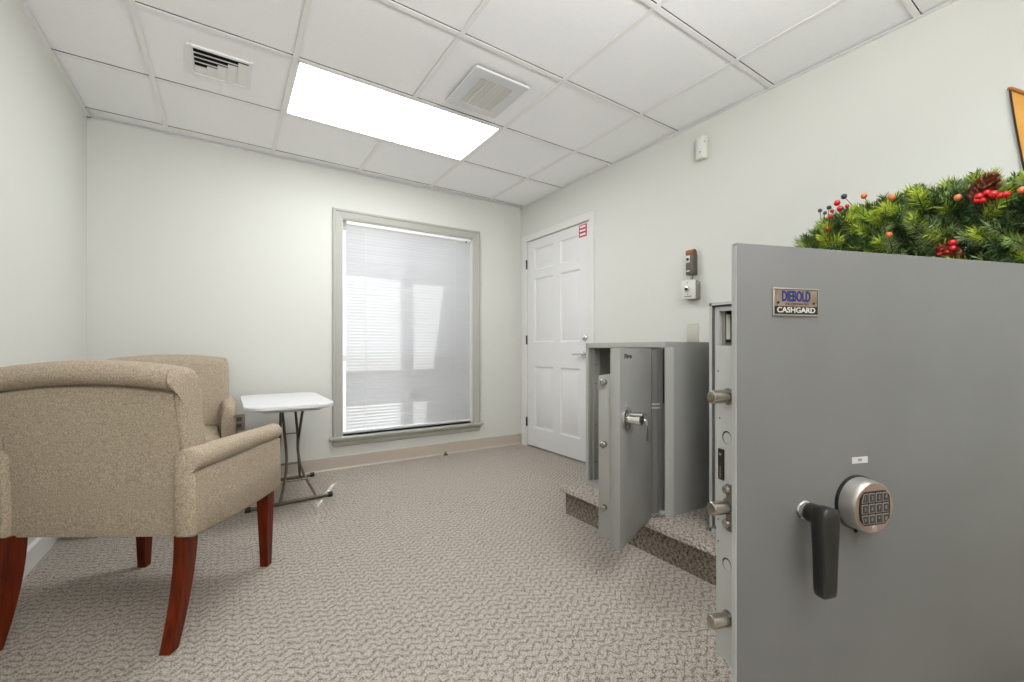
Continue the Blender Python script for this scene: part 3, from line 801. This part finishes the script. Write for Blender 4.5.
# black field with cut corners
fy = -.0340
P = [(-.034, .020), (-.024, .030), (.024, .030), (.034, .020), (.036, 0), (.034, -.020), (.024, -.030), (-.024, -.030), (-.034, -.020), (-.036, 0)]
b.prism([(kx+x, kz+.000+z) for x, z in P], 1, fy-.0010, fy+.0002, M_['blackplate'])
digits = ['1', '2', '3', '4', '5', '6', '7', '8', '9', '0', '#', '*']
digits = ['1', '2', '3', '4', '5', '6', '7', '8', '9', '0', '*', '#']
for r_ in range(3):
    for c_ in range(4):
        kxx = kx-.0243+c_*.0162; kzz = kz+.0192-r_*.0192
        w2, h2 = .0068, .0080
        l = 0.0045 if (r_ != 1 and c_ == 0) else 0; rr = .0045 if (r_ != 1 and c_ == 3) else 0
        up = (r_ == 0)
        def key(w2, h2):
            tl = (kxx-w2+(l if up else 0), kzz+h2); tr = (kxx+w2-(rr if up else 0), kzz+h2)
            br = (kxx+w2-(rr if not up else 0), kzz-h2); bl_ = (kxx-w2+(l if not up else 0), kzz-h2)
            return [bl_, br, tr, tl]
        b.prism(key(w2, h2), 1, fy-.0018, fy-.0010, M_['keyline']); b.prism(key(w2-.0012, h2-.0012), 1, fy-.0024, fy-.0018, M_['key'])
        b.text(digits[r_*4+c_], .0095, M_['keyline'], Matrix.Translation((kxx, fy-.0025, kzz)) @ Matrix.Rotation(R(90), 4, 'X'), ext=.0002)
t2 = Matrix.Translation
b.lathe((kx, -.0338, kz-.0368), (0, -1, 0), [(0, .0058), (.0012, .0052)], M_['dial'], n=20)
b.build('keypad_lock', bd, label='round nickel keypad lock with twelve keys')
# maker's plate
b = MB(); ax0, ax1, az0, az1 = .073, .172, 1.029-z0, 1.078-z0
b.box((ax0, -.0022, az0), (ax1, 0, az1), M_['badge_rim'], .0006)
b.box((ax0+.003, -.0026, az0+.016), (ax1-.002, -.002, az1-.0025), M_['badge']); b.box((ax0+.002, -.0027, az1-.0035), (ax1-.0015, -.002, az1-.0022), M_['blackplate'])
b.box((ax1-.003, -.0027, az0+.002), (ax1-.0015, -.002, az1-.0022), M_['blackplate'])
b.box((ax0+.003, -.0028, az0+.0025), (ax1-.002, -.002, az0+.0165), M_['blackplate'])
mxb = (ax0+ax1)/2
RX = Matrix.Rotation(R(90), 4, 'X')
b.text('DIEBOLD', .0255, M_['blue'], Matrix.Translation((mxb, -.0029, az0+.0335)) @ RX, ext=.0003, sx=.60, bold=.035)
b.text('INCORPORATED', .0050, M_['ink'], Matrix.Translation((mxb+.002, -.0028, az0+.0205)) @ RX, ext=.0002, sx=1.35)
b.text('CASHGARD', .0130, M_['ltext'], Matrix.Translation((mxb, -.0031, az0+.0096)) @ RX, ext=.0003, sx=1.22, bold=.02)
for x in (ax0+.010, ax1-.011): b.cyl((x, -.0026, az0+.0225), (x, -.0040, az0+.0225), .0024, M_['bronze_hinge'], n=10)
b.build('name_plate', bd, label='bronze and black maker plate')
b = MB(); b.box((.253, -.0012, .757-z0), (.290, 0, .7685-z0), M_['sticker']); b.text('XXX', .0045, M_['ink'], Matrix.Translation((.271, -.0014, .7630-z0)) @ RX, ext=.0002); b.build('paper_label', bd, label='small pale paper label')
# hinges on the near edge of the body
for z in (.18, .80):
    b = MB(); b.cyl((-.020, -W+.006, z), (-.020, -W+.006, z+.12), .018, M_['steel'], n=16); b.build('hinge', t)

# ------------------------------------------------------------------ Christmas garland heaped on the large safe
SAFE_TOP = ZP+BH
g = thing('christmas_garland', 'green pine garland with red berries and pine cones heaped on top of the large safe', 'garland', (2.06, .50, SAFE_TOP))
G0 = Vector((2.06, .50, SAFE_TOP))
rnd = random.Random(11)
def ridge(y):
    """height of the heap above the safe at room y"""
    pts = [(1.03, .02), (.92, .15), (.84, .225), (.76, .298), (.64, .350), (.52, .345), (.38, .345), (.25, .325), (.10, .31), (-.05, .24)]
    for (a, ha), (c, hc) in zip(pts, pts[1:]):
        if a >= y >= c: return ha+(hc-ha)*(a-y)/(a-c)
    return .02
needles = {k: MB() for k in ('g_light', 'g_dark', 'g_grey')}
twigs = MB()
def sprig(mb, m, p, d, L, nl, nn, wdt, droop=.15, base=.0):
    d = d.normalized(); a = d.orthogonal().normalized(); bb = d.cross(a)
    twigs.cyl(p-G0, p+d*L*.95-G0, .0022, M_['twig'], r1=.0012, n=5)
    idx = mb.mi(M_[m])
    for i in range(nn):
        f = base+(1-base)*(i+.5)/nn; ang = i*2.399963+rnd.uniform(-.3, .3)
        o = a*math.cos(ang)+bb*math.sin(ang)
        lean = .35+.75*f
        nd = (o*(1-.25*f)+d*lean+Vector((rnd.uniform(-.15, .15), rnd.uniform(-.15, .15), rnd.uniform(-.15, .15)-droop))).normalized()
        ln = nl*rnd.uniform(.75, 1.1)*(1-.25*f)
        p0 = p+d*L*f; p1 = p0+nd*ln
        sd_ = nd.cross(Vector((rnd.uniform(-1, 1), rnd.uniform(-1, 1), rnd.uniform(-1, 1)))).normalized()*wdt
        mid = p0.lerp(p1, .55)
        V = [mb.bm.verts.new(Vector((q.x-G0.x, q.y-G0.y, max(.003, q.z-G0.z)))) for q in (p0-sd_*.5, p0+sd_*.5, mid+sd_, p1, mid-sd_)]
        fc = mb.bm.faces.new((V[0], V[1], V[2], V[3], V[4])); fc.material_index = idx
cam = Vector((0, 0, .97))
count = 0
for i in range(520):
    y = rnd.uniform(-.05, .97); h = ridge(y)
    # position on the heap's surface: half-ellipse in x,z
    ang = rnd.uniform(R(-8), R(115)) if i % 4 else rnd.uniform(R(50), R(140))     # 0 = facing the room, 90 = up
    rx, rz_ = .155, h-.050
    p = Vector((2.06-rx*math.cos(ang)*.8, y, SAFE_TOP+.03+max(.01, rz_)*max(0, math.sin(ang))*rnd.uniform(.75, 1.0)))
    d = Vector((-math.cos(ang)*.9+rnd.uniform(-.5, .5), rnd.uniform(-.9, .9)+(.5 if y > .8 else 0), max(-.05, math.sin(ang))*.75+rnd.uniform(-.15, .35)))
    kind = rnd.choices(['g_light', 'g_dark', 'g_grey'], [.32, .40, .28])[0]
    if p.z > SAFE_TOP + h - .10: L = .06
    else: L = rnd.uniform(.08, .12)
    sprig(needles[kind], kind, p, d, L, {'g_light': .052, 'g_dark': .036, 'g_grey': .044}[kind], 80, .0017, base=.25 if kind == 'g_light' else 0)
# a bed of dark branches under the tips
for i in range(480):
    y = rnd.uniform(-.05, .92); h = ridge(y)
    p = Vector((2.06+rnd.uniform(-.10, .20), y, SAFE_TOP+rnd.uniform(.03, max(.05, h-.09))))
    d = Vector((rnd.uniform(-1, .3), rnd.uniform(-1, 1), rnd.uniform(-.1, .4)))
    sprig(needles['g_dark'], 'g_dark', p, d, .11, .036, 80, .0015)
twigs.tube([(0+.03*math.sin(k), -.58+.12*k, .05+.02*math.cos(2*k)) for k in range(10)], .016, M_['twig'], n=8)
for k, mb in needles.items():
    o = mb.build('foliage', g, recalc=False, label={'g_light': 'yellow green needles', 'g_dark': 'dark green needles', 'g_grey': 'grey green needles'}[k]); o['kind'] = 'stuff'
twigs.build('branch', g)
# things in the garland, placed where the photo shows them
FW, YAW = 432.56, R(34.3347)
def on_x(u, v, x):
    a = (u-522)/FW; c = -(v-349)/FW
    r = Vector((math.sin(YAW)+a*math.cos(YAW), math.cos(YAW)-a*math.sin(YAW), c)); return cam + r*(x/r.x)
def berry(u, v, x, r, m, stem=True):
    p = on_x(u, v, x)-G0
    b = MB(); b.ball(p, r, M_[m], 14)
    dr2 = Vector((.6, rnd.uniform(-.4, .4), -.7)).normalized()
    b.cyl(p, Vector((p.x+dr2.x*.04, p.y+dr2.y*.04, max(.006, p.z+dr2.z*.04))), .0011, M_['twig'], n=5)
    b.build('berry', g, label={'berry': 'red berry', 'berry_o': 'orange berry', 'berry_b': 'blue black berry'}[m])
for u, v, r in ((837, 203, .0105), (840, 208.5, .0105), (830.5, 216.5, .008), (847, 206, .007), (832, 211, .007), (827, 229, .007)): berry(u, v, 1.86, r, 'berry')
for u, v, r in ((844, 196.5, .010), (829, 207.5, .008), (820, 210.5, .0075), (825, 213, .007)): berry(u, v, 1.87, r, 'berry_b')
for u, v, r in ((864, 196, .010), (891.5, 197.5, .011), (889, 235, .010), (958, 197.5, .010), (1022, 190, .010)): berry(u, v, 1.855, r, 'berry_o')
for u, v, r in ((979, 196.5, .011), (987, 193, .010), (993.5, 194.5, .012), (1006, 194.5, .010), (983, 200.5, .009), (1000, 196, .009), (977, 201, .008), (952.5, 243, .011), (942, 250, .009), (953, 248.5, .010), (947, 252, .009), (940, 254, .008)):
    berry(u, v, 1.84, r, 'berry')
def cone(u, v, x, L, r, d):
    p = on_x(u, v, x)-G0; d = Vector(d).normalized(); a = d.orthogonal().normalized(); bb = d.cross(a)
    b = MB(); b.lathe(p-d*L/2, d, [(0, .3*r), (.2*L, .75*r), (.5*L, .7*r), (.8*L, .45*r), (L, .1*r)], M_['cone'], n=12)
    for i in range(74):
        f = (i+.5)/74; ang = i*2.399963; o = a*math.cos(ang)+bb*math.sin(ang); tg = d.cross(o)
        rr = r*(math.sin(PI*(.16+.78*f)))**.7
        q = p+d*(f-.5)*L+o*rr*.55; tip = p+d*((f-.5)*L+.010)+o*rr; w = .0065
        V = b.verts([q-tg*w*.6, q+tg*w*.6, tip+tg*w, tip+d*.004, tip-tg*w]); b._tag([b.bm.faces.new(V)], M_['cone'])
        V = b.verts([q-tg*w*.6-d*.003, tip-tg*w-d*.002, tip+tg*w-d*.002, q+tg*w*.6-d*.003]); b._tag([b.bm.faces.new(V)], M_['cone'])
    b.build('pine_cone', g, recalc=False, label='brown pine cone')
cone(983, 190, 1.865, .078, .034, (-.3, -.5, .75))
cone(950, 252, 1.86, .06, .026, (-.5, .6, .4))

# ------------------------------------------------------------------ orange laced hanging on the right wall
t = thing('wall_hanging', 'orange hanging with a dark laced edge on the right wall above the garland', 'wall hanging', (XR-.012, .2, 1.80))
b = MB()
top = [(.112, .168), (.09, .146), (.05, .128), (.0, .118), (-.06, .116), (-.12, .122), (-.2, .150)]
botl = (.075, -.14)
NY = 14; NZ = 10; rows = []
def le(f):   # left laced edge from top to bottom, bowing
    return (.112 - .048*f - .018*f*f, .168 - .52*f)
grid0, grid1 = [], []
for j in range(NZ+1):
    f = j/NZ; ly, lz = le(f); r0, r1 = [], []
    for i in range(NY+1):
        s_ = i/NY; y = ly + (-.26+.10*f - ly)*s_
        z = lz - .12*math.sin(PI*min(1, s_*.9))*(1-f) - .06*s_*(1-f)
        x = -.018*math.sin(PI*s_)-.004*math.cos(6*s_)
        r0.append(b.bm.verts.new((x, y, z))); r1.append(b.bm.verts.new((x-.005, y, z)))
    grid0.append(r0); grid1.append(r1)
fs = []
for gg, flip in ((grid0, 0), (grid1, 1)):
    for j in range(NZ):
        for i in range(NY): fs.append(b.bm.faces.new((gg[j][i], gg[j][i+1], gg[j+1][i+1], gg[j+1][i])))
for j in range(NZ):
    for i in (0, NY): fs.append(b.bm.faces.new((grid0[j][i], grid0[j+1][i], grid1[j+1][i], grid1[j][i])))
for i in range(NY):
    for j in (0, NZ): fs.append(b.bm.faces.new((grid0[j][i], grid0[j][i+1], grid1[j][i+1], grid1[j][i])))
b._tag(fs, M_['orange'], True); b.build('panel', t)
b = MB()
b.tube([(-.010, .120, .170)]+[(-.018*math.sin(PI*i/NY)-.010, le(0)[0]+(-.26-le(0)[0])*i/NY, le(0)[1]-.12*math.sin(PI*min(1, i/NY*.9))-.06*i/NY) for i in range(NY+1)], .006, M_['orange_d'], n=10)
b.build('rolled_top', t, label='brown rolled top edge')
b = MB()
for k in range(58):
    ly, lz = le((k+.8)/58); b.ball((-.004, ly+.001, lz), .0062, M_['lace'], 8)
b.build('lacing', t, label='dark brown lacing')

# ------------------------------------------------------------------ light
def area(name, loc, sx_, sy_, power, rot=(0, 0, 0), col=(1, 1, 1)):
    l = bpy.data.lights.new(name, 'AREA'); l.shape = 'RECTANGLE'; l.size = sx_; l.size_y = sy_; l.energy = power; l.color = col
    o = bpy.data.objects.new(name, l); C.objects.link(o); o.location = loc; o.rotation_euler = rot; return o
area('ceiling_fill', (GX+2*T, -.03, H-.004), 1.18, .58, 2)  # unseen fill added behind the camera for brightness
area('ceiling_fill', (GX+2*T, -2.1, H-.004), 1.18, .58, 5)  # second added fill, farther back and unseen
area('rear_wall_fill', (.7, YF+.02, 1.25), 2.6, 2.0, 3, (R(90), 0, 0), (.96, .98, 1))  # added fill at the unseen rear wall, not a window
area('bounce_fill', (.1, -1.25, 1.72), .8, .8, 40, (R(180-13), 0, 0))  # upward fill added behind the camera to brighten the ceiling
bl2 = area('bounce_fill', (1.0, -.35, 1.93), .5, .5, 43)  # second added upward fill, aimed at the far ceiling
bl2.rotation_euler = Vector((-.30, .44, .85)).to_track_quat('-Z', 'Y').to_euler()
sun = bpy.data.lights.new('sun', 'SUN'); sun.energy = 4.6; sun.angle = R(.6); sun.color = (1, .96, .90)
so = bpy.data.objects.new('sun', sun); C.objects.link(so)
dvec = Vector((-.402, -1.0, -1.866)).normalized()
so.rotation_euler = dvec.to_track_quat('-Z', 'Y').to_euler(); so.location = (3, 9, 9)
w = bpy.data.worlds.new('World'); bpy.context.scene.world = w; w.use_nodes = True
bg = w.node_tree.nodes['Background']; bg.inputs['Color'].default_value = (.92, .96, 1.0, 1); bg.inputs['Strength'].default_value = 1.35

# ------------------------------------------------------------------ camera
cd = bpy.data.cameras.new('camera'); co = bpy.data.objects.new('camera', cd); C.objects.link(co)
cd.sensor_width = 36; cd.lens = FW/1024*36
cd.shift_x = -(522-512)/1024; cd.shift_y = (349-341)/1024
cd.clip_start = .02
co.location = cam; co.rotation_euler = (R(90), 0, -YAW)
sc = bpy.context.scene; sc.camera = co
sc.view_settings.view_transform = 'Standard'; sc.view_settings.look = 'None'; sc.view_settings.gamma = 1
sc.view_settings.use_curve_mapping = False; sc.view_settings.exposure = 0.25
